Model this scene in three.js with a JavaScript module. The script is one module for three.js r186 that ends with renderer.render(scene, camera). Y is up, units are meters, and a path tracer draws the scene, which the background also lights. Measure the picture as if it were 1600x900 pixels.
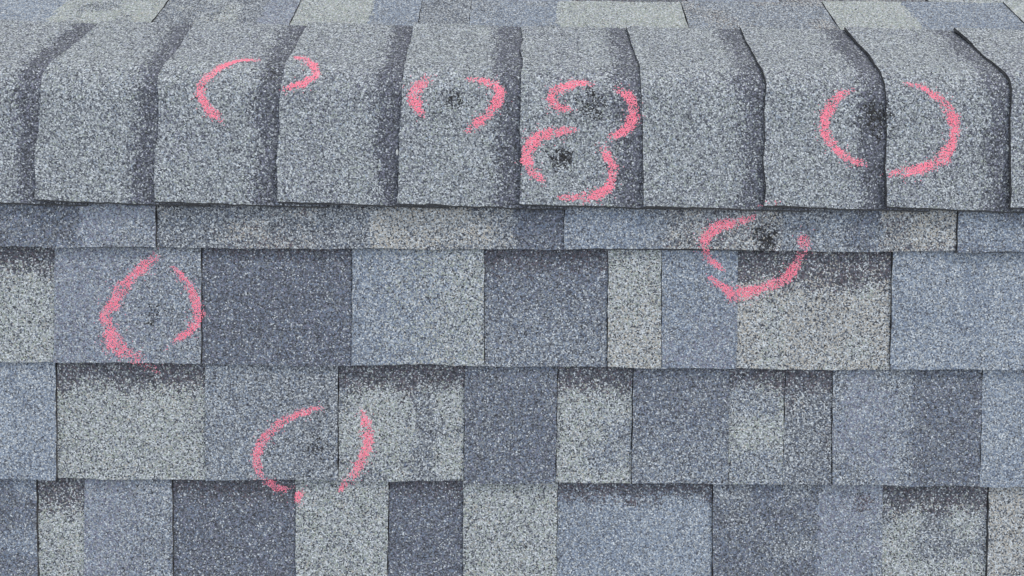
import * as THREE from 'three';

// ---------------------------------------------------------------- camera, sky, sun, exposure
const scene = new THREE.Scene();
const camera = new THREE.PerspectiveCamera(39.43, 16 / 9, 0.02, 400);
camera.position.set(0, 0.8014, 0.6064);
camera.up.set(-0.0078539, 0.3875036, -0.9218347);
camera.lookAt(0, 0.8014 - 0.92186315, 0.6064 - 0.38751559);

const renderer = new THREE.WebGLRenderer({ antialias: true });
renderer.toneMapping = THREE.LinearToneMapping;
renderer.toneMappingExposure = 1.22;
renderer.shadowMap.enabled = true;

{ // an even overcast sky, a little brighter overhead, pale grey land haze under the horizon
  const W = 64, H = 32, d = new Float32Array(W * H * 4);
  for (let y = 0; y < H; y++) {
    const el = ((y + 0.5) / H - 0.5) * Math.PI, s = Math.sin(el);
    const k = s > 0 ? 0.58 + 0.48 * s : 0.22;
    for (let x = 0; x < W; x++) d.set([k * 0.935, k * 1.0, k * 1.085, 1], (y * W + x) * 4);
  }
  const sky = new THREE.DataTexture(d, W, H, THREE.RGBAFormat, THREE.FloatType);
  sky.mapping = THREE.EquirectangularReflectionMapping;
  sky.magFilter = THREE.LinearFilter;
  sky.needsUpdate = true;
  scene.background = sky;
  scene.environment = sky;
}
const sun = new THREE.DirectionalLight(0xfff6ea, 1.35);
sun.position.set(3.0, 5.1, -4.3);
sun.castShadow = true;
sun.shadow.radius = 22;
sun.shadow.mapSize.set(2048, 2048);
Object.assign(sun.shadow.camera, { left: -2.2, right: 2.2, top: 2.2, bottom: -2.2, near: 0.5, far: 20 });
scene.add(sun, sun.target);

// ---------------------------------------------------------------- helpers
let seed = 12345;
const rnd = () => { seed |= 0; seed = (seed + 0x6d2b79f5) | 0; let t = Math.imul(seed ^ (seed >>> 15), 1 | seed); t = (t + Math.imul(t ^ (t >>> 7), 61 | t)) ^ t; return ((t ^ (t >>> 14)) >>> 0) / 4294967296; };
const hash = (x, y, s = 0) => { let h = Math.imul(x | 0, 374761393) ^ Math.imul(y | 0, 668265263) ^ Math.imul(s | 0, 1442695041); h = Math.imul(h ^ (h >>> 13), 1274126177); h ^= h >>> 16; h = Math.imul(h, 2246822519); return ((h ^ (h >>> 13)) >>> 0) / 4294967296; };
const fade = (t) => t * t * (3 - 2 * t);
const noise = (x, y, s = 0) => { const i = Math.floor(x), j = Math.floor(y), a = fade(x - i), b = fade(y - j); const p = hash(i, j, s), q = hash(i + 1, j, s), r = hash(i, j + 1, s), t = hash(i + 1, j + 1, s); return p + (q - p) * a + (r - p + (p - q - r + t) * a) * b; };
const step = (a, b, x) => fade(Math.min(1, Math.max(0, (x - a) / (b - a))));
const taken = {};
const numbered = (n) => { const k = taken[n] = (taken[n] ?? -1) + 1; return k ? n + '_' + String(k).padStart(3, '0') : n; };
const addMesh = (name, geo, mat, parent) => { const m = new THREE.Mesh(geo, mat); m.name = parent === scene ? numbered(name) : name; m.castShadow = m.receiveShadow = true; parent.add(m); return m; };

// roof frame: x along the ridge, slopes fall at 6 in 12 on both sides; v = metres down a slope from the ridge line, h = metres off it
const TH = Math.atan(0.5), CT = Math.cos(TH), ST = Math.sin(TH);
const onSlope = (side, u, v, h) => new THREE.Vector3(u, -ST * v + CT * h, side * (CT * v + ST * h));

// ---------------------------------------------------------------- mineral granules: colours and blends
const GR = { // base colours of the crushed-stone granules (linear)
  W: [0.49, 0.52, 0.545], L: [0.305, 0.325, 0.345], M: [0.168, 0.182, 0.20], D: [0.076, 0.083, 0.106], K: [0.034, 0.036, 0.043],
  B: [0.142, 0.174, 0.237], P: [0.259, 0.304, 0.369], G: [0.275, 0.308, 0.275], N: [0.108, 0.088, 0.103], T: [0.36, 0.34, 0.305], V: [0.172, 0.177, 0.235], A: [0.011, 0.011, 0.012],
};
const BLEND = {
  cap: { W: 15, L: 27, M: 28, D: 15, K: 3, G: 7, P: 5 },
  capviolet: { W: 12, L: 20, M: 22, D: 19, K: 5, V: 18, P: 4 },
  blue: { P: 26, B: 30, L: 11, W: 7, M: 14, D: 12 },
  paleblue: { P: 31, B: 22, L: 19, W: 11, M: 9, D: 8 },
  slate: { D: 31, B: 26, M: 19, K: 8, V: 8, W: 3, L: 5 },
  dark: { D: 42, K: 9, V: 13, B: 20, M: 11, W: 3, L: 2 },
  sage: { W: 21, L: 27, G: 21, T: 7, M: 12, D: 8, K: 6 },
  tan: { W: 17, T: 34, L: 20, M: 13, D: 9, K: 7 },
  grey: { W: 10, L: 21, M: 28, D: 22, K: 8, B: 11 },
  bluegrey: { W: 9, L: 21, M: 23, D: 17, K: 4, B: 15, P: 11 },
  lilac: { V: 29, P: 22, L: 14, B: 12, M: 12, D: 7, W: 4 },
  warm: { W: 11, T: 15, L: 18, M: 23, D: 17, K: 8, N: 8 },
  band: { K: 22, D: 38, N: 22, M: 11, W: 4, V: 3 },
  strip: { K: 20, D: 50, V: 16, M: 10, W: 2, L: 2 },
  palegreen: { W: 18, L: 27, G: 38, T: 8, M: 7, D: 2 },
  stain: { N: 50, K: 20, D: 20, M: 10 },
  bare: { A: 56, K: 26, D: 18 },
};
for (const k in BLEND) { let s = 0, t = 0; const e = Object.entries(BLEND[k]); for (const [, w] of e) t += w; BLEND[k] = e.map(([g, w]) => [GR[g], (s += w) / t]); }
const pick = (blend, r) => { for (const [c, w] of BLEND[blend]) if (r <= w) return c; return BLEND[blend][0][0]; };

// ---------------------------------------------------------------- granule sheets: every shingle gets its own patch of a few large sheets
const PAGE = 2048, pages = [];
const lin8 = new Uint8Array(4096);
for (let i = 0; i < 4096; i++) { const x = i / 4095; lin8[i] = Math.round(255 * (x <= 0.0031308 ? 12.92 * x : 1.055 * x ** (1 / 2.4) - 0.055)); }
function newPage() {
  const p = { col: new Uint8Array(PAGE * PAGE * 4), bump: new Uint8Array(PAGE * PAGE), x: 24, y: 0, row: 24 };
  for (let y = 0; y < 24; y++) for (let x = 0; x < 24; x++) { const i = y * PAGE + x, k = 48 + 50 * hash(x, y, 5); p.col.set([k, k, k + 3, 255], i * 4); p.bump[i] = 255 * hash(x, y, 6); }
  const t = new THREE.DataTexture(p.col, PAGE, PAGE, THREE.RGBAFormat); t.colorSpace = THREE.SRGBColorSpace;
  const b = new THREE.DataTexture(p.bump, PAGE, PAGE, THREE.RedFormat);
  for (const q of [t, b]) { q.magFilter = q.minFilter = THREE.LinearFilter; q.needsUpdate = true; }
  p.mat = new THREE.MeshStandardMaterial({ name: 'mineral_granules', map: t, bumpMap: b, bumpScale: 0.0011, roughness: 0.88, metalness: 0 });
  pages.push(p); return p;
}
const GRAIN = 1.42; // mm between granules
// paint a patch wMM x hMM with granules; blendAt(a, b, r) names the blend at a granule's centre (mm)
function patch(wMM, hMM, texel, blendAt) {
  const w = Math.ceil(wMM / texel) + 4, h = Math.ceil(hMM / texel) + 4;
  let p = pages[pages.length - 1] ?? newPage();
  if (p.x + w > PAGE) { p.x = 0; p.y += p.row; p.row = 0; }
  if (p.y + h > PAGE) p = newPage();
  const X = p.x, Y = p.y; p.x += w; p.row = Math.max(p.row, h);
  const nx = Math.ceil(wMM / GRAIN) + 6, ny = Math.ceil(hMM / GRAIN) + 6, sd = Math.floor(rnd() * 1e6);
  const cx = new Float32Array(nx * ny), cy = new Float32Array(nx * ny), cc = new Float32Array(nx * ny * 3), ch = new Float32Array(nx * ny), cr = new Float32Array(nx * ny);
  for (let j = 0; j < ny; j++) for (let i = 0; i < nx; i++) {
    const k = j * nx + i;
    cx[k] = (i - 2.5 + (hash(i, j, sd) - 0.5) * 0.9) * GRAIN; cy[k] = (j - 2.5 + (hash(i, j, sd + 1) - 0.5) * 0.9) * GRAIN;
    const c = pick(blendAt(cx[k], cy[k], hash(i, j, sd + 2)), hash(i, j, sd + 3)), b = 0.8 + 0.4 * hash(i, j, sd + 4);
    cc[k * 3] = c[0] * b; cc[k * 3 + 1] = c[1] * b; cc[k * 3 + 2] = c[2] * b;
    ch[k] = 0.45 + 0.55 * hash(i, j, sd + 5); cr[k] = (0.55 + 0.25 * hash(i, j, sd + 6)) * GRAIN;
  }
  for (let y = 0; y < h; y++) for (let x = 0; x < w; x++) {
    const a = (x - 1.5) * texel, b = (y - 1.5) * texel, ci = Math.floor(a / GRAIN + 3), cj = Math.floor(b / GRAIN + 3);
    let best = 1e9, bk = 0;
    for (let j = Math.max(0, cj - 1); j <= cj + 1 && j < ny; j++) for (let i = Math.max(0, ci - 1); i <= ci + 1 && i < nx; i++) {
      const k = j * nx + i, dx = cx[k] - a, dy = cy[k] - b, d = dx * dx + dy * dy;
      if (d < best) { best = d; bk = k; }
    }
    const q = best / (cr[bk] * cr[bk]), o = (Y + y) * PAGE + X + x;
    const g = q > 1 ? 0.68 : 1; // dark asphalt showing between granules
    for (let n = 0; n < 3; n++) p.col[o * 4 + n] = lin8[Math.min(4095, Math.round(cc[bk * 3 + n] * g * 4095))];
    p.col[o * 4 + 3] = 255;
    p.bump[o] = 255 * ch[bk] * Math.max(0, 1 - 0.75 * q);
  }
  return { mat: p.mat, uv: (a, b) => [(X + 2 + a / texel) / PAGE, (Y + 2 + b / texel) / PAGE], edge: (a, b) => [(2 + (Math.abs(a) % 19)) / PAGE, (2 + (Math.abs(b) % 19)) / PAGE] };
}

// a slab: top grid P(i,j,0), underside P(i,j,1); rim faces show the cut asphalt
function slab(ni, nj, P, uvTop, uvEdge) {
  const pos = [], uv = [], idx = [];
  const put = (p, t) => { pos.push(p.x, p.y, p.z); uv.push(...t); return pos.length / 3 - 1; };
  for (const l of [0, 1]) {
    const base = pos.length / 3;
    const si = l ? ni : 1, sj = l ? nj : 1, I = [], J = [];
    for (let i = 0; i <= ni; i += si) I.push(i);
    for (let j = 0; j <= nj; j += l && nj > 20 ? 2 : sj) J.push(j);
    for (const j of J) for (const i of I) put(P(i, j, l), l ? uvEdge(i, j) : uvTop(i, j));
    for (let j = 0; j < J.length - 1; j++) for (let i = 0; i < I.length - 1; i++) {
      const a = base + j * I.length + i, b = a + 1, c = a + I.length, d = c + 1;
      if (l) idx.push(a, b, c, b, d, c); else idx.push(a, c, b, b, c, d);
    }
  }
  const rim = (list) => { for (let k = 0; k < list.length - 1; k++) { const [a, b] = [list[k], list[k + 1]]; const q = [put(P(...a, 0), uvEdge(k * 3, 0)), put(P(...a, 1), uvEdge(k * 3, 5)), put(P(...b, 0), uvEdge(k * 3 + 3, 0)), put(P(...b, 1), uvEdge(k * 3 + 3, 5))]; idx.push(q[0], q[1], q[2], q[2], q[1], q[3]); } };
  const r = (n, f) => Array.from({ length: n + 1 }, (_, k) => f(k));
  rim(r(nj, (j) => [0, j])); rim(r(ni, (i) => [i, nj])); rim(r(nj, (j) => [ni, nj - j])); rim(r(ni, (i) => [ni - i, 0]));
  const g = new THREE.BufferGeometry();
  g.setAttribute('position', new THREE.Float32BufferAttribute(pos, 3)); g.setAttribute('uv', new THREE.Float32BufferAttribute(uv, 2));
  g.setIndex(idx); g.computeVertexNormals(); return g;
}

// ---------------------------------------------------------------- hail bruises (dents); on the ridge caps as [x, across, radius], on the front slope as [x, down, radius]
const CAP_DENTS = [[-0.072, 0.027, 0.0125, 0.42], [0.094, 0.032, 0.0155, 0.45], [0.0595, 0.095, 0.0115, 1.25], [0.437, 0.042, 0.015, 0.8], [-0.288, -0.009, 0.011, 0.35]]; // x, across, radius, granules lost
const SLOPE_DENTS = [[0.310, 0.186, 0.0135, 0.85], [-0.441, 0.285, 0.010, 0.3], [-0.240, 0.450, 0.0135, 0.33]];
const bareSpot = (list, x, y, r) => { for (const [a, b, q, k] of list) { const d = Math.hypot(x - a, y - b) / q; if (d < 1.9 && r < k * step(1.6, 0.25, d + 1.1 * (noise(x * 190, y * 190, 61) - 0.5)) * step(0.12, 0.4, noise(x * 330, y * 330, 62))) return true; } return false; };
const dent = (list, x, y) => { let h = 0; for (const [a, b, r] of list) { const d = ((x - a) ** 2 + (y - b) ** 2) / (r * r); if (d < 6) h -= 0.0014 * Math.exp(-d); } return h; };

// ---------------------------------------------------------------- laminated shingle courses
const EXPOSED = 0.1445, RAISE = 0.0028, DROP = 0.006, XMAX = 1.5;
const topH = (s, raised) => -0.003 + DROP * s + RAISE * +raised;
const deckMat = new THREE.MeshStandardMaterial({ name: 'asphalt_backing', color: new THREE.Color().setRGB(0.022, 0.022, 0.024), roughness: 0.95 });
const tabs = []; // for finding the surface height later
function course(side, slope, index, bottom, pieces, tiltAt = () => 0) {
  const top = bottom - EXPOSED, lap = 0.02;
  const back = new THREE.BoxGeometry(2 * XMAX - 0.02, 0.001, EXPOSED * 0.72);
  const c = addMesh('shingle_course', back, deckMat, slope);
  { const s = 0.47, h = topH(s, false) - 0.0037, v = top + s * EXPOSED, lift = Math.atan(DROP / EXPOSED); c.position.copy(onSlope(side, 0, v, h)); c.rotation.x = side * (TH - lift); c.updateMatrix(); }
  const inv = c.matrix.clone().invert();
  for (const [u0, u1, raised, segs, bandMM] of pieces) {
    const near = u1 > -0.68 && u0 < 0.68 && (side > 0 ? bottom < 0.66 : bottom < 0.3), texel = near ? 0.5 : 1.3, sd = Math.floor(rnd() * 1e5);
    const gap = 0.00035, a0 = u0 + gap, a1 = u1 - gap, w = a1 - a0, depth = EXPOSED + lap;
    const sk0 = (hash(Math.round(u0 * 1e4), index, 31 + side) - 0.5) * 0.004, sk1 = (hash(Math.round(u1 * 1e4), index, 31 + side) - 0.5) * 0.004;
    const fx = near ? 0.006 : 0.02, ni = Math.max(2, Math.round(w / fx)), nj = near ? 14 : 5;
    const lift = (u, s) => (s > 0 ? s * s : 0) * 0.0018 * noise(u * 9, 1.5, sd + 12); // tab ends that sit a little proud
    const hasDent = side > 0 && near;
    const P0 = (u, v, l) => {
      const s = (v - top) / EXPOSED;
      let h = topH(s, raised) + (noise(u * 22, v * 18, sd) - 0.5) * 0.0009;
      if (l) h = topH(s, false) - 0.0029; else if (hasDent) h += dent(SLOPE_DENTS, u, v);
      return onSlope(side, u, v, h + lift(u, s));
    };
    const shape = (i, j) => {
      const fi = i / ni, fj = j / nj, bot = bottom + tiltAt(a0 + w * fi) + (noise((a0 + w * fi) * 160, 3, sd) - 0.5) * 0.0012 + (noise((a0 + w * fi) * 18, 7, sd) - 0.5) * 0.003 + (hash(sd, 3) - 0.5) * 0.0022;
      const v = top - lap + (bot - top + lap) * fj;
      const e0 = a0 + sk0 * (fj - 0.5) + (noise(v * 150, 11, sd) - 0.5) * 0.0016, e1 = a1 + sk1 * (fj - 0.5) + (noise(v * 150, 13, sd) - 0.5) * 0.0016;
      return [e0 + (e1 - e0) * fi, v];
    };
    const pt = patch(w * 1000 + 10, (depth + 0.008) * 1000, texel, (a, b, r) => {
      const u = a0 - 0.005 + a / 1000, v = top - lap + b / 1000, ur = u + (noise(u * 300, v * 120, sd + 9) - 0.5) * 0.012;
      let k = segs[segs.length - 1];
      for (const s of segs) if (ur < s[0]) { k = s; break; }
      const m = noise(u * 28, v * 28, sd + 4), r2 = (r * 7.13) % 1;
      let name = k[1];
      if (k[2] && r2 < (k[3] === 'right' ? step(u0, u1, u) : k[3] === 'low' ? step(top, bottom, v) : step(0.45, 0.8, m)) * 0.85) name = k[2];
      else if (r2 < 0.22 * m) name = 'grey';
      if (bandMM) { // factory-blended strip of dark granules along the head of the cut-outs, with a ragged lower outline
        const edge = bandMM * (0.72 + 0.6 * noise(u * 45, index * 3.7, sd + 6)) + (noise(u * 160, v * 160, sd + 7) - 0.5) * 16;
        const d = (v - top) * 1000;
        if (r < (d < edge - 4 ? 0.82 : d < edge + 3 ? 0.55 : d < edge + 12 ? 0.25 : 0)) name = 'band';
      }
      for (const [x, y, q] of STAINS) if (side > 0 && (u - x) ** 2 + (v - y) ** 2 < q * q * (0.4 + noise(u * 200, v * 200, 3)) && r < 0.42) name = 'stain';
      if (side > 0 && bareSpot(SLOPE_DENTS, u, v, r)) name = 'bare';
      return name;
    });
    const g = slab(ni, nj, (i, j, l) => { const [u, v] = shape(i, j); return P0(u, v, l); }, (i, j) => { const [u, v] = shape(i, j); return pt.uv((u - a0) * 1000 + 5, (v - top + lap) * 1000); }, pt.edge);
    if (side < 0) flip(g);
    g.applyMatrix4(inv);
    addMesh('shingle_tab', g, pt.mat, c);
    if (side > 0) tabs.push({ u0, u1, top, bottom, raised, index, sd, lift });
  }
  return c;
}
function flip(g) { const i = g.index.array; for (let k = 0; k < i.length; k += 3) { const t = i[k]; i[k] = i[k + 1]; i[k + 1] = t; } g.computeVertexNormals(); }
const STAINS = [[0.442, 0.514, 0.013], [-0.43, 0.352, 0.008]];
const KINDS = ['blue', 'slate', 'sage', 'dark', 'bluegrey', 'lilac', 'tan', 'paleblue', 'grey'];
// tabs beyond the mapped stretch: the same blends and widths in a random order
function fill(list, from, to) {
  let u = from, raised = rnd() < 0.5;
  const dir = Math.sign(to - from), out = [];
  while ((to - u) * dir > 0.001) {
    let w = 0.06 + rnd() * 0.16, e = u + dir * w;
    if ((to - e) * dir < 0.06) e = to;
    out.push([Math.min(u, e), Math.max(u, e), raised, [[9, KINDS[Math.floor(rnd() * KINDS.length)]]], raised ? 0 : 22 + rnd() * 12]);
    u = e; raised = !raised;
  }
  return out;
}
const R = true, S = false; // raised tab / sunken cut-out
function spread(pieces) { const a = pieces[0][0], b = pieces[pieces.length - 1][1]; return [...fill([], a, -XMAX).reverse(), ...pieces, ...fill([], b, XMAX)]; }

const frontSlope = new THREE.Group(); frontSlope.name = 'front_roof_slope'; scene.add(frontSlope);
frontSlope.userData = { label: 'near roof slope of staggered blue-grey asphalt shingle courses below the ridge caps', category: 'roof slope' };
const backSlope = new THREE.Group(); backSlope.name = 'back_roof_slope'; scene.add(backSlope);
backSlope.userData = { label: 'far roof slope of asphalt shingles falling away behind the ridge caps', category: 'roof slope' };

{ // the lawn far below the roof
  const n = 256, d = new Uint8Array(n * n * 4);
  for (let y = 0; y < n; y++) for (let x = 0; x < n; x++) { const k = 0.6 + 0.5 * noise(x / 9, y / 9, 4) + 0.3 * hash(x, y, 9); d.set([62 * k, 76 * k, 44 * k, 255], (y * n + x) * 4); }
  const t = new THREE.DataTexture(d, n, n, THREE.RGBAFormat); t.colorSpace = THREE.SRGBColorSpace; t.wrapS = t.wrapT = THREE.RepeatWrapping; t.repeat.set(60, 60); t.magFilter = THREE.LinearFilter; t.needsUpdate = true;
  const g = new THREE.PlaneGeometry(300, 300); g.rotateX(-Math.PI / 2);
  const ground = addMesh('ground', g, new THREE.MeshStandardMaterial({ name: 'lawn', map: t, roughness: 1 }), scene);
  ground.position.y = -4.6; ground.userData = { kind: 'structure', label: 'green lawn far below the roof', category: 'ground' };
}
course(1, frontSlope, 1, 0.2017, spread([
  [-0.66, -0.435, R, [[-0.529, 'slate'], [9, 'lilac', 'bluegrey']]],
  [-0.435, 0.064, S, [[-0.173, 'grey', 'warm'], [0.003, 'tan', 'grey'], [9, 'dark', 'slate']]],
  [0.064, 0.329, R, [[0.187, 'blue', 'bluegrey'], [9, 'warm', 'grey']]],
  [0.329, 0.543, S, [[0.453, 'bluegrey', 'slate'], [9, 'warm', 'tan']]],
  [0.543, 0.70, R, [[9, 'blue', 'slate']]],
]), (u) => -0.004 * u);
course(1, frontSlope, 2, 0.3455, spread([
  [-0.66, -0.563, S, [[9, 'sage']], 28],
  [-0.563, -0.382, R, [[9, 'lilac', 'bluegrey', 'right']]],
  [-0.382, -0.197, S, [[9, 'dark', 'slate']], 6],
  [-0.197, -0.034, R, [[9, 'blue', 'sage', 'right']]],
  [-0.034, 0.118, S, [[9, 'slate', 'bluegrey', 'low']], 20],
  [0.118, 0.184, R, [[9, 'sage', 'tan', 'low']]],
  [0.184, 0.278, R, [[9, 'blue', 'lilac']]],
  [0.278, 0.467, S, [[9, 'tan', 'sage']], 34],
  [0.467, 0.70, R, [[9, 'paleblue', 'blue']]],
]));
course(1, frontSlope, 3, 0.4915, spread([
  [-0.68, -0.565, R, [[9, 'paleblue', 'blue']]],
  [-0.565, -0.380, S, [[9, 'sage']], 27],
  [-0.380, -0.215, R, [[9, 'bluegrey', 'grey', 'right']]],
  [-0.215, -0.058, S, [[9, 'sage', 'grey']], 27],
  [-0.058, 0.057, R, [[9, 'slate']]],
  [0.057, 0.151, S, [[9, 'sage', 'bluegrey']], 26],
  [0.151, 0.271, R, [[9, 'slate', 'bluegrey', 'low']]],
  [0.271, 0.340, S, [[9, 'sage', 'bluegrey']], 22],
  [0.340, 0.399, 0.45, [[9, 'grey', 'warm']], 24],
  [0.399, 0.584, R, [[0.498, 'bluegrey', 'lilac'], [9, 'slate']]],
  [0.584, 0.72, R, [[9, 'paleblue', 'blue']]],
]));
course(1, frontSlope, 4, 0.636, spread([
  [-0.68, -0.593, R, [[9, 'slate', 'blue']]],
  [-0.593, -0.534, S, [[9, 'sage', 'grey']], 30],
  [-0.534, -0.423, R, [[9, 'lilac', 'bluegrey', 'right']]],
  [-0.423, -0.269, S, [[9, 'dark']], 22],
  [-0.269, -0.153, R, [[9, 'sage']]],
  [-0.153, -0.059, S, [[9, 'dark']], 12],
  [-0.059, 0.059, R, [[9, 'sage']]],
  [0.059, 0.254, S, [[9, 'blue', 'paleblue', 'right']], 19],
  [0.254, 0.467, R, [[0.387, 'slate', 'grey'], [9, 'lilac', 'bluegrey']]],
  [0.467, 0.599, S, [[9, 'sage', 'grey']], 30],
  [0.599, 0.74, R, [[9, 'tan', 'sage']]],
]));
for (let k = 5; k < 8; k++) course(1, frontSlope, k, 0.636 + (k - 4) * EXPOSED, fill([], -XMAX, XMAX));
course(-1, backSlope, 11, 0.2525, spread([
  [-0.80, -0.495, 1.5, [[-0.637, 'paleblue'], [9, 'palegreen', 'grey']]],
  [-0.495, -0.307, 1, [[-0.352, 'grey', 'sage'], [9, 'lilac']]],
  [-0.307, -0.132, 0.5, [[-0.201, 'palegreen'], [9, 'blue']]],
  [-0.132, -0.062, S, [[9, 'grey', 'bluegrey']]],
  [-0.062, 0.240, S, [[0.060, 'bluegrey', 'blue'], [9, 'palegreen']]],
  [0.240, 0.445, 0.5, [[9, 'bluegrey', 'warm']]],
  [0.445, 0.705, 1, [[0.559, 'palegreen'], [9, 'blue']]],
  [0.705, 0.82, 1.5, [[9, 'palegreen']]],
]));
for (let k = 12; k < 15; k++) course(-1, backSlope, k, 0.2525 + (k - 11) * EXPOSED, fill([], -XMAX, XMAX));

const plyMat = new THREE.MeshStandardMaterial({ name: 'plywood', color: new THREE.Color().setRGB(0.3, 0.21, 0.12), roughness: 0.9 });
for (const [side, slope, end] of [[1, frontSlope, 1.1], [-1, backSlope, 0.72]]) { // the boards under the shingles
  const deck = addMesh('roof_deck', new THREE.BoxGeometry(2 * XMAX, 0.018, end - 0.016), plyMat, slope);
  deck.position.copy(onSlope(side, 0, (end + 0.016) / 2, -0.020)); deck.rotation.x = side * TH;
}

// ---------------------------------------------------------------- ridge caps, each lapping over the one on its left
const ridge = new THREE.Group(); ridge.name = 'ridge_cap_row'; scene.add(ridge);
ridge.userData = { label: 'row of overlapping bent grey cap shingles along the roof ridge', category: 'roof ridge' };
const BEND = 0.055, CAP_T = 0.0035, CAP_RISE = 0.0037, CAP_LOW = 0.0105;
// left edge of each cap in view: x at the near hem, at the bend and at the far hem
const CAP_EDGES = [[-0.5745, -0.5655, -0.551], [-0.430, -0.425, -0.421], [-0.2845, -0.279, -0.274], [-0.139, -0.1345, -0.1315], [0.0093, 0.010, 0.0101], [0.1566, 0.1535, 0.1507], [0.3024, 0.3015, 0.3013], [0.4497, 0.4465, 0.4403], [0.5985, 0.5955, 0.5863]];
{ let e = CAP_EDGES[0]; while (e[0] > -XMAX + 0.1) { e = e.map((x) => x - 0.1465 + (rnd() - 0.5) * 0.003); CAP_EDGES.unshift(e); }
  e = CAP_EDGES[CAP_EDGES.length - 1]; while (e[0] < XMAX - 0.2) { e = e.map((x) => x + 0.1465 + (rnd() - 0.5) * 0.003); CAP_EDGES.push(e); } }
const capEdge = (i, w) => { const e = CAP_EDGES[i]; return w > 0 ? e[1] + (e[0] - e[1]) * (w / 0.153) : e[1] + (e[2] - e[1]) * (-w / 0.143); };
const capNext = (i, w) => i + 1 < CAP_EDGES.length ? capEdge(i + 1, w) : capEdge(i, w) + 0.147;
function overRidge(u, w, h) { // a point at arc length w across the bend, h off the slopes
  const ay = h / CT - BEND / CT, a = Math.abs(w), half = BEND * TH; let y, z;
  if (a <= half) { y = ay + BEND * Math.cos(a / BEND); z = BEND * Math.sin(a / BEND); }
  else { y = ay + BEND * CT - (a - half) * ST; z = BEND * ST + (a - half) * CT; }
  return new THREE.Vector3(u, y, w < 0 ? -z : z);
}
const capH = (i, u, w) => {
  const f = (u - capEdge(i, w)) / 0.1465;
  return CAP_LOW + CAP_RISE * (1 - f) + (noise(u * 14 + i * 9, w * 16, 77) - 0.5) * 0.0024 * Math.max(0, 1 - f) + ((0.003 + hash(i, 2, 8) * 0.002) * step(0.06, 0.15, w) + hash(i, 3, 8) * 0.003 * step(-0.08, -0.145, w)) * Math.max(0, 1 - f) + dent(CAP_DENTS, u, w);
};
const caps = [];
for (let i = 0; i < CAP_EDGES.length; i++) {
  const near = CAP_EDGES[i][0] > -0.75 && CAP_EDGES[i][0] < 0.68, texel = near ? 0.5 : 1.3, sd = 900 + i * 17;
  const ni = near ? 44 : 10, nj = near ? 64 : 26, LEN = 0.205, w0 = -0.145 + (rnd() - 0.5) * 0.004, w1 = 0.1535 + (rnd() - 0.5) * 0.0012;
  const shape = (i2, j) => {
    const fu = i2 / ni, fw = j / nj, hem = (noise(i2 * 1.3, 4, sd) - 0.5) * 0.0010 + (noise(i2 * 0.2, 5, sd) - 0.5) * 0.0012;
    const w = w0 + (w1 - w0) * fw + (fw === 1 ? hem : 0);
    const left = capEdge(i, w) + (noise(w * 190, 2, sd) - 0.5) * 0.0013 + (noise(w * 30, 6, sd) - 0.5) * 0.0036;
    return [left + LEN * fu, w];
  };
  const violet = noise(i * 0.6, 1.5, 44) * 0.7 + (i > CAP_EDGES.length / 2 + 1 ? 0.25 : 0);
  const dense = 0.84 + 0.16 * hash(i, 5, 3);
  const uBase = Math.min(...CAP_EDGES[i]) - 0.012;
  const pt = patch((LEN + 0.05) * 1000, 306, texel, (a, b, r) => {
    const u = uBase + a / 1000, w = -0.15 + b / 1000, d = (capNext(i, w) - u) * 1000, r2 = (r * 7.13) % 1;
    if (bareSpot(CAP_DENTS, u, w, r) || bareSpot([[0.444, 0.06, 0.01, 0.5]], u, w, r)) return 'bare';
    // blended-in strip of dark granules beside the lap, ragged where it meets the field colour
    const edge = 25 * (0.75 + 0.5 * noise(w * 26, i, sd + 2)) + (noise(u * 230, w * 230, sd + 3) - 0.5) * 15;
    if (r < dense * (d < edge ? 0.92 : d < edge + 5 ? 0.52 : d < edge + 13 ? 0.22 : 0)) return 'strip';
    return r2 < violet * step(0.3, 0.75, noise(u * 17, w * 13, sd + 5)) ? 'capviolet' : 'cap';
  });
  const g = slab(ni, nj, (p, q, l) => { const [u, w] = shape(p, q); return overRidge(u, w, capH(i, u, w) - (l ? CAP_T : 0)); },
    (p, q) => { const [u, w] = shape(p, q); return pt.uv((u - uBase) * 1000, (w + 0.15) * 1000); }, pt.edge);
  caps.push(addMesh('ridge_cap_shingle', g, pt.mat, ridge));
}

// ---------------------------------------------------------------- surface lookup for what lies on the shingles
function onCap(u, w) {
  let i = 0; while (i + 1 < CAP_EDGES.length && capEdge(i + 1, w) <= u) i++;
  return { p: overRidge(u, w, capH(i, u, w)), n: overRidge(u, w, 1).sub(overRidge(u, w, 0)).normalize(), cap: i };
}
function onFront(u, v) {
  const t = tabs.find((q) => u >= q.u0 && u < q.u1 && v >= q.top && v < q.bottom);
  if (!t) return null;
  return { p: onSlope(1, u, v, topH((v - t.top) / EXPOSED, t.raised) + (noise(u * 22, v * 18, t.sd) - 0.5) * 0.0009 + t.lift(u, (v - t.top) / EXPOSED) + dent(SLOPE_DENTS, u, v)), n: new THREE.Vector3(0, CT, ST), course: t.index };
}
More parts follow.
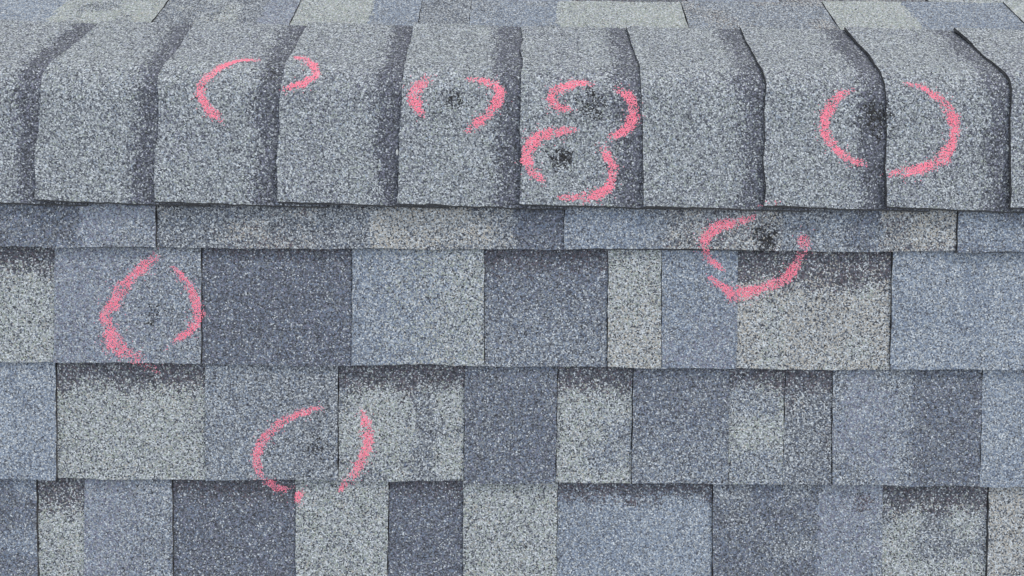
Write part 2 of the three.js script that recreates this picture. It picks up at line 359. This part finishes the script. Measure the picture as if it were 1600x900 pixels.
// a scatter of low crumbs, one per covered granule
function crumbs(list, size, height, colourOf) {
  const pos = [], col = [], idx = [];
  const a = new THREE.Vector3(), b = new THREE.Vector3();
  for (const { p, n, t: strength = 1 } of list) {
    a.set(1, 0, 0).addScaledVector(n, -n.x).normalize(); b.crossVectors(n, a);
    const base = pos.length / 3, turn = rnd() * 6.28, c = colourOf(strength), big = size * (0.75 + 0.25 * strength);
    const h = height * (0.5 + rnd()), jx = (rnd() - 0.5) * size * 0.6, jy = (rnd() - 0.5) * size * 0.6;
    for (let k = 0; k < 6; k++) {
      const r = k < 5 ? big * (0.7 + 0.6 * rnd()) : 0, t = turn + k * 1.2566, x = k < 5 ? r * Math.cos(t) : jx, y = k < 5 ? r * Math.sin(t) : jy, e = k < 5 ? -0.0002 : h;
      pos.push(p.x + a.x * x + b.x * y + n.x * e, p.y + a.y * x + b.y * y + n.y * e, p.z + a.z * x + b.z * y + n.z * e); col.push(...c);
    }
    for (let k = 0; k < 5; k++) idx.push(base + k, base + (k + 1) % 5, base + 5);
  }
  const g = new THREE.BufferGeometry();
  g.setAttribute('position', new THREE.Float32BufferAttribute(pos, 3)); g.setAttribute('color', new THREE.Float32BufferAttribute(col, 3)); g.setIndex(idx); g.computeVertexNormals();
  return g;
}

// ---------------------------------------------------------------- bruises: bare asphalt where hail knocked the granules off
const bareMat = new THREE.MeshStandardMaterial({ name: 'bare_asphalt', vertexColors: true, roughness: 0.8 });
function bruise(place, parent, cx, cy, radius, density, bits) {
  const inv = parent.matrix.clone().invert(), list = [];
  for (let y = cy - 2.2 * radius; y < cy + 2.2 * radius; y += 0.0018) for (let x = cx - 2.2 * radius; x < cx + 2.2 * radius; x += 0.0018) {
    const px = x + (rnd() - 0.5) * 0.0016, py = y + (rnd() - 0.5) * 0.0016, d = Math.hypot(px - cx, py - cy) / radius, m = noise(px * 330, py * 330, 62);
    if (rnd() < density * step(1.7, 0.25, d + 1.1 * (noise(px * 190, py * 190, 61) - 0.5)) * step(0.12, 0.45, m)) { const s = place(px, py); if (s) list.push(s); }
  }
  const g = crumbs(list, 0.00115, 0.0007, () => { const k = 0.012 + 0.03 * rnd() * rnd(); return [k, k, k * 1.08]; });
  g.applyMatrix4(inv);
  const m = addMesh('hail_bruise', g, bareMat, parent); m.userData.label = 'dark bruise of bare asphalt where granules are missing'; return m;
}
const capAt = (u, w) => caps[onCap(u, w).cap];
const courseAt = (k) => frontSlope.children[k - 1];
for (const [u, w, r, d] of CAP_DENTS) bruise(onCap, capAt(u, w), u, w, r * 0.85, d * 0.5, Math.round(u * 1e4));
SLOPE_DENTS.forEach(([u, v, r, d], k) => bruise(onFront, courseAt(k + 1), u, v, r * 0.85, d * 0.5, Math.round(u * 1e4)));

// ---------------------------------------------------------------- pink chalk rings round the bruises
const chalkMat = new THREE.MeshStandardMaterial({ name: 'pink_chalk', vertexColors: true, roughness: 1 });
function chalkRing(label, strokes, place, onto = {}) {
  const ring = new THREE.Group(); ring.name = numbered('chalk_ring'); scene.add(ring);
  ring.userData = { label, category: 'chalk mark', group: 'pink chalk rings marking hail hits' };
  strokes.forEach((s, q0) => {
    const cover = s.length % 3 ? s[s.length - 1] : 1, on = onto[q0] ?? place, pts = []; for (let k = 0; k + 2 < s.length; k += 3) pts.push(new THREE.Vector3(s[k] / 1000, s[k + 1] / 1000, s[k + 2] / 1000));
    const wob = Math.floor(rnd() * 9999); const fine = pts.length > 2 ? new THREE.CatmullRomCurve3(pts).getPoints(pts.length * 8) : new THREE.CatmullRomCurve3(pts).getPoints(10);
    fine.forEach((p) => { p.z *= 0.78 + 0.5 * noise(p.x * 110, p.y * 110, wob); }); // uneven pressure along the stroke
    const lo = [1e9, 1e9], hi = [-1e9, -1e9];
    for (const p of fine) { lo[0] = Math.min(lo[0], p.x); lo[1] = Math.min(lo[1], p.y); hi[0] = Math.max(hi[0], p.x); hi[1] = Math.max(hi[1], p.y); }
    const list = [], G = 0.0014, sd = Math.floor(rnd() * 9999);
    for (let y = lo[1] - 0.014; y < hi[1] + 0.014; y += G) for (let x = lo[0] - 0.014; x < hi[0] + 0.014; x += G) {
      const px = x + (rnd() - 0.5) * G, py = y + (rnd() - 0.5) * G;
      let best = 9, at = 0;
      for (let k = 0; k < fine.length; k++) { const q = fine[k], d = Math.hypot(q.x - px, q.y - py) / (q.z * 0.52); if (d < best) { best = d; at = k; } }
      const e = at / (fine.length - 1), ends = Math.min(1, 0.45 + Math.min(e, 1 - e) * 5), m = noise(px * 300, py * 300, sd);
      const chance = cover * step(1.6, 0.55, best + (m - 0.5) * 0.6) * 1.0 * ends * (0.45 + 0.8 * noise(px * 120, py * 120, sd + 1)) + cover * (best < 1.9 ? 0.09 * noise(px * 60, py * 60, sd + 2) : best < 2.8 ? 0.02 : 0);
      if (rnd() < chance) { const f = on(px, py); if (f) { f.t = Math.min(1, chance * 1.15) * (0.7 + 0.3 * rnd()); list.push(f); } }
    }
    addMesh('chalk_stroke', crumbs(list, 0.00112, 0.0006, (t) => { const k = 0.8 + 0.3 * rnd(), d = rnd(), f = 0.62 + 0.38 * t, thin = (1 - f) * (0.15 + 0.25 * rnd()); // where the chalk is rubbed on thinly the stone shows through
      return [Math.min(0.93, 0.95 * k) * f + thin, (0.175 + 0.085 * d) * k * f + thin, (0.262 + 0.09 * d) * k * f + thin * 1.06]; }), chalkMat, ring);
  });
  return ring;
}
chalkRing('open pink chalk ring crossing the lap between two caps, leftmost on the ridge', [
  [-316,-36,6.3,-337,-34,7.9,-353,-19,7.9,-366,-2,9.5,-374,13,9.5,-374,26,9.5,-367,38,8.7,-357,48,7.9,-350,53,5.5],
  [-274,-42,5.5,-256,-35,7.1,-243,-16,7.9,-239,-3,7.9,-248,6,8.7,-261,12,7.9,-273,16,5.5]], onCap);
chalkRing('small pink chalk ring of two arcs on one ridge cap, left of the stacked pair', [
  [-103,2,7.1,-113,11,11.1,-119,22,11.1,-116,33,10.3,-109,46,7.1],
  [-55,0,4.0,-37,2,6.3,-23,8,9.5,-15,18,10.3,-21,29,10.3,-31,43,8.7,-42,53,7.9,-55,63,5.5]], onCap);
chalkRing('upper pink chalk ring of the stacked pair on one ridge cap', [
  [93,5,5.5,75,6,7.9,58,12,9.5,47,19,9.5,46,27,9.5,52,34,8.7,68,37,5.5],
  [126,12,7.1,138,20,8.7,144,31,9.5,145,43,10.3,139,55,9.5,130,64,7.9,116,68,5.5]], onCap);
chalkRing('lower pink chalk ring of the stacked pair, around the darkest round bruise', [
  [73,61,6.3,52,64,9.5,33,70,10.3,20,83,10.3,15,97,10.3,21,109,9.5,30,119,7.1,37,125,4.0],
  [108,83,7.1,115,95,8.7,120,106,9.5,120,118,10.3,114,131,10.3,100,139,9.5,80,142,7.9,56,144,4.0]], onCap);
chalkRing('large round pink chalk ring crossing a cap lap, rightmost on the ridge', [
  [407,11,4.7,390,18,7.9,380,32,9.5,374,45,9.5,374,59,10.3,382,73,9.5,392,85,8.7,408,94,7.1,425,100,4.7],
  [467,2,3.2,490,8,6.3,509,20,7.9,523,36,9.5,530,55,10.3,529,72,11.1,520,88,11.1,505,100,11.1,486,107,10.3,452,114,5.5]], onCap);
chalkRing('pink chalk ring with a pointed bottom across two courses just below the ridge caps', [
  [293,161,5.5,269,167,9.5,250,172,11.1,238,184,10.3,235,194,9.5],
  [235,201,7.1,241,210,7.9,252,219,5.5,261,226,3.2],
  [240,232,4.0,259,245,8,273,258,13],
  [274,256,13,287,253,11,310,246,9.5,334,237,9.5,349,221,9,358,204,8],
  [356,183,9,359,196,13],
  [296,150,4,318,149,4,0.45]], onFront, { 5: onCap });
chalkRing('tall oval pink chalk ring on a lilac-blue tab at the left', [
  [-439,215,7.9,-454,227,10.3,-467,239,11.1,-480,254,11.9,-490,272,11.9,-500,286,10.3,-496,302,12.6,-491,318,15,-480,330,15.5,-463,340,10],
  [-418,225,4.0,-405,238,7.1,-395,254,9.5,-388,272,10.3,-387,290,11.1,-394,303,9.5,-406,312,6.3,-416,318,3.2],
  [-457,347,7,-448,352,8,-438,358,6,0.4],
  [-416,318,5,-428,328,5,0.12]], onFront);
chalkRing('lowest pink chalk ring, its tail running onto a dark tab of the next course', [
  [-235,399,5.5,-253,404,7.1,-273,412,7.9,-293,425,8.7,-309,443,9.5,-316,459,10.3,-315,474,10.3,-309,485,7.1],
  [-306,493,7.9,-294,502,7.9,-279,505,6.3],
  [-263,506,7.9,-269,518,8.7],
  [-186,404,4.7,-180,424,10.3,-178,443,11.1,-183,462,10.3,-194,481,8.7,-199,488,7.1],
  [-205,494,6.3,-214,505,4.7]], onFront);

// ---------------------------------------------------------------- a pale flake caught under a cap lap
{
  const g = new THREE.DodecahedronGeometry(1, 0), q = onCap(-0.1395, 0.089);
  g.scale(0.0017, 0.0009, 0.0042); g.rotateX(TH);
  const flake = addMesh('pale_flake', g, new THREE.MeshStandardMaterial({ name: 'pale_flake', color: new THREE.Color().setRGB(0.62, 0.62, 0.6), roughness: 0.7 }), scene);
  flake.position.copy(q.p).addScaledVector(q.n, 0.0006);
  flake.userData = { label: 'tiny white flake lodged against a ridge cap lap left of centre', category: 'debris' };
}
renderer.render(scene, camera);
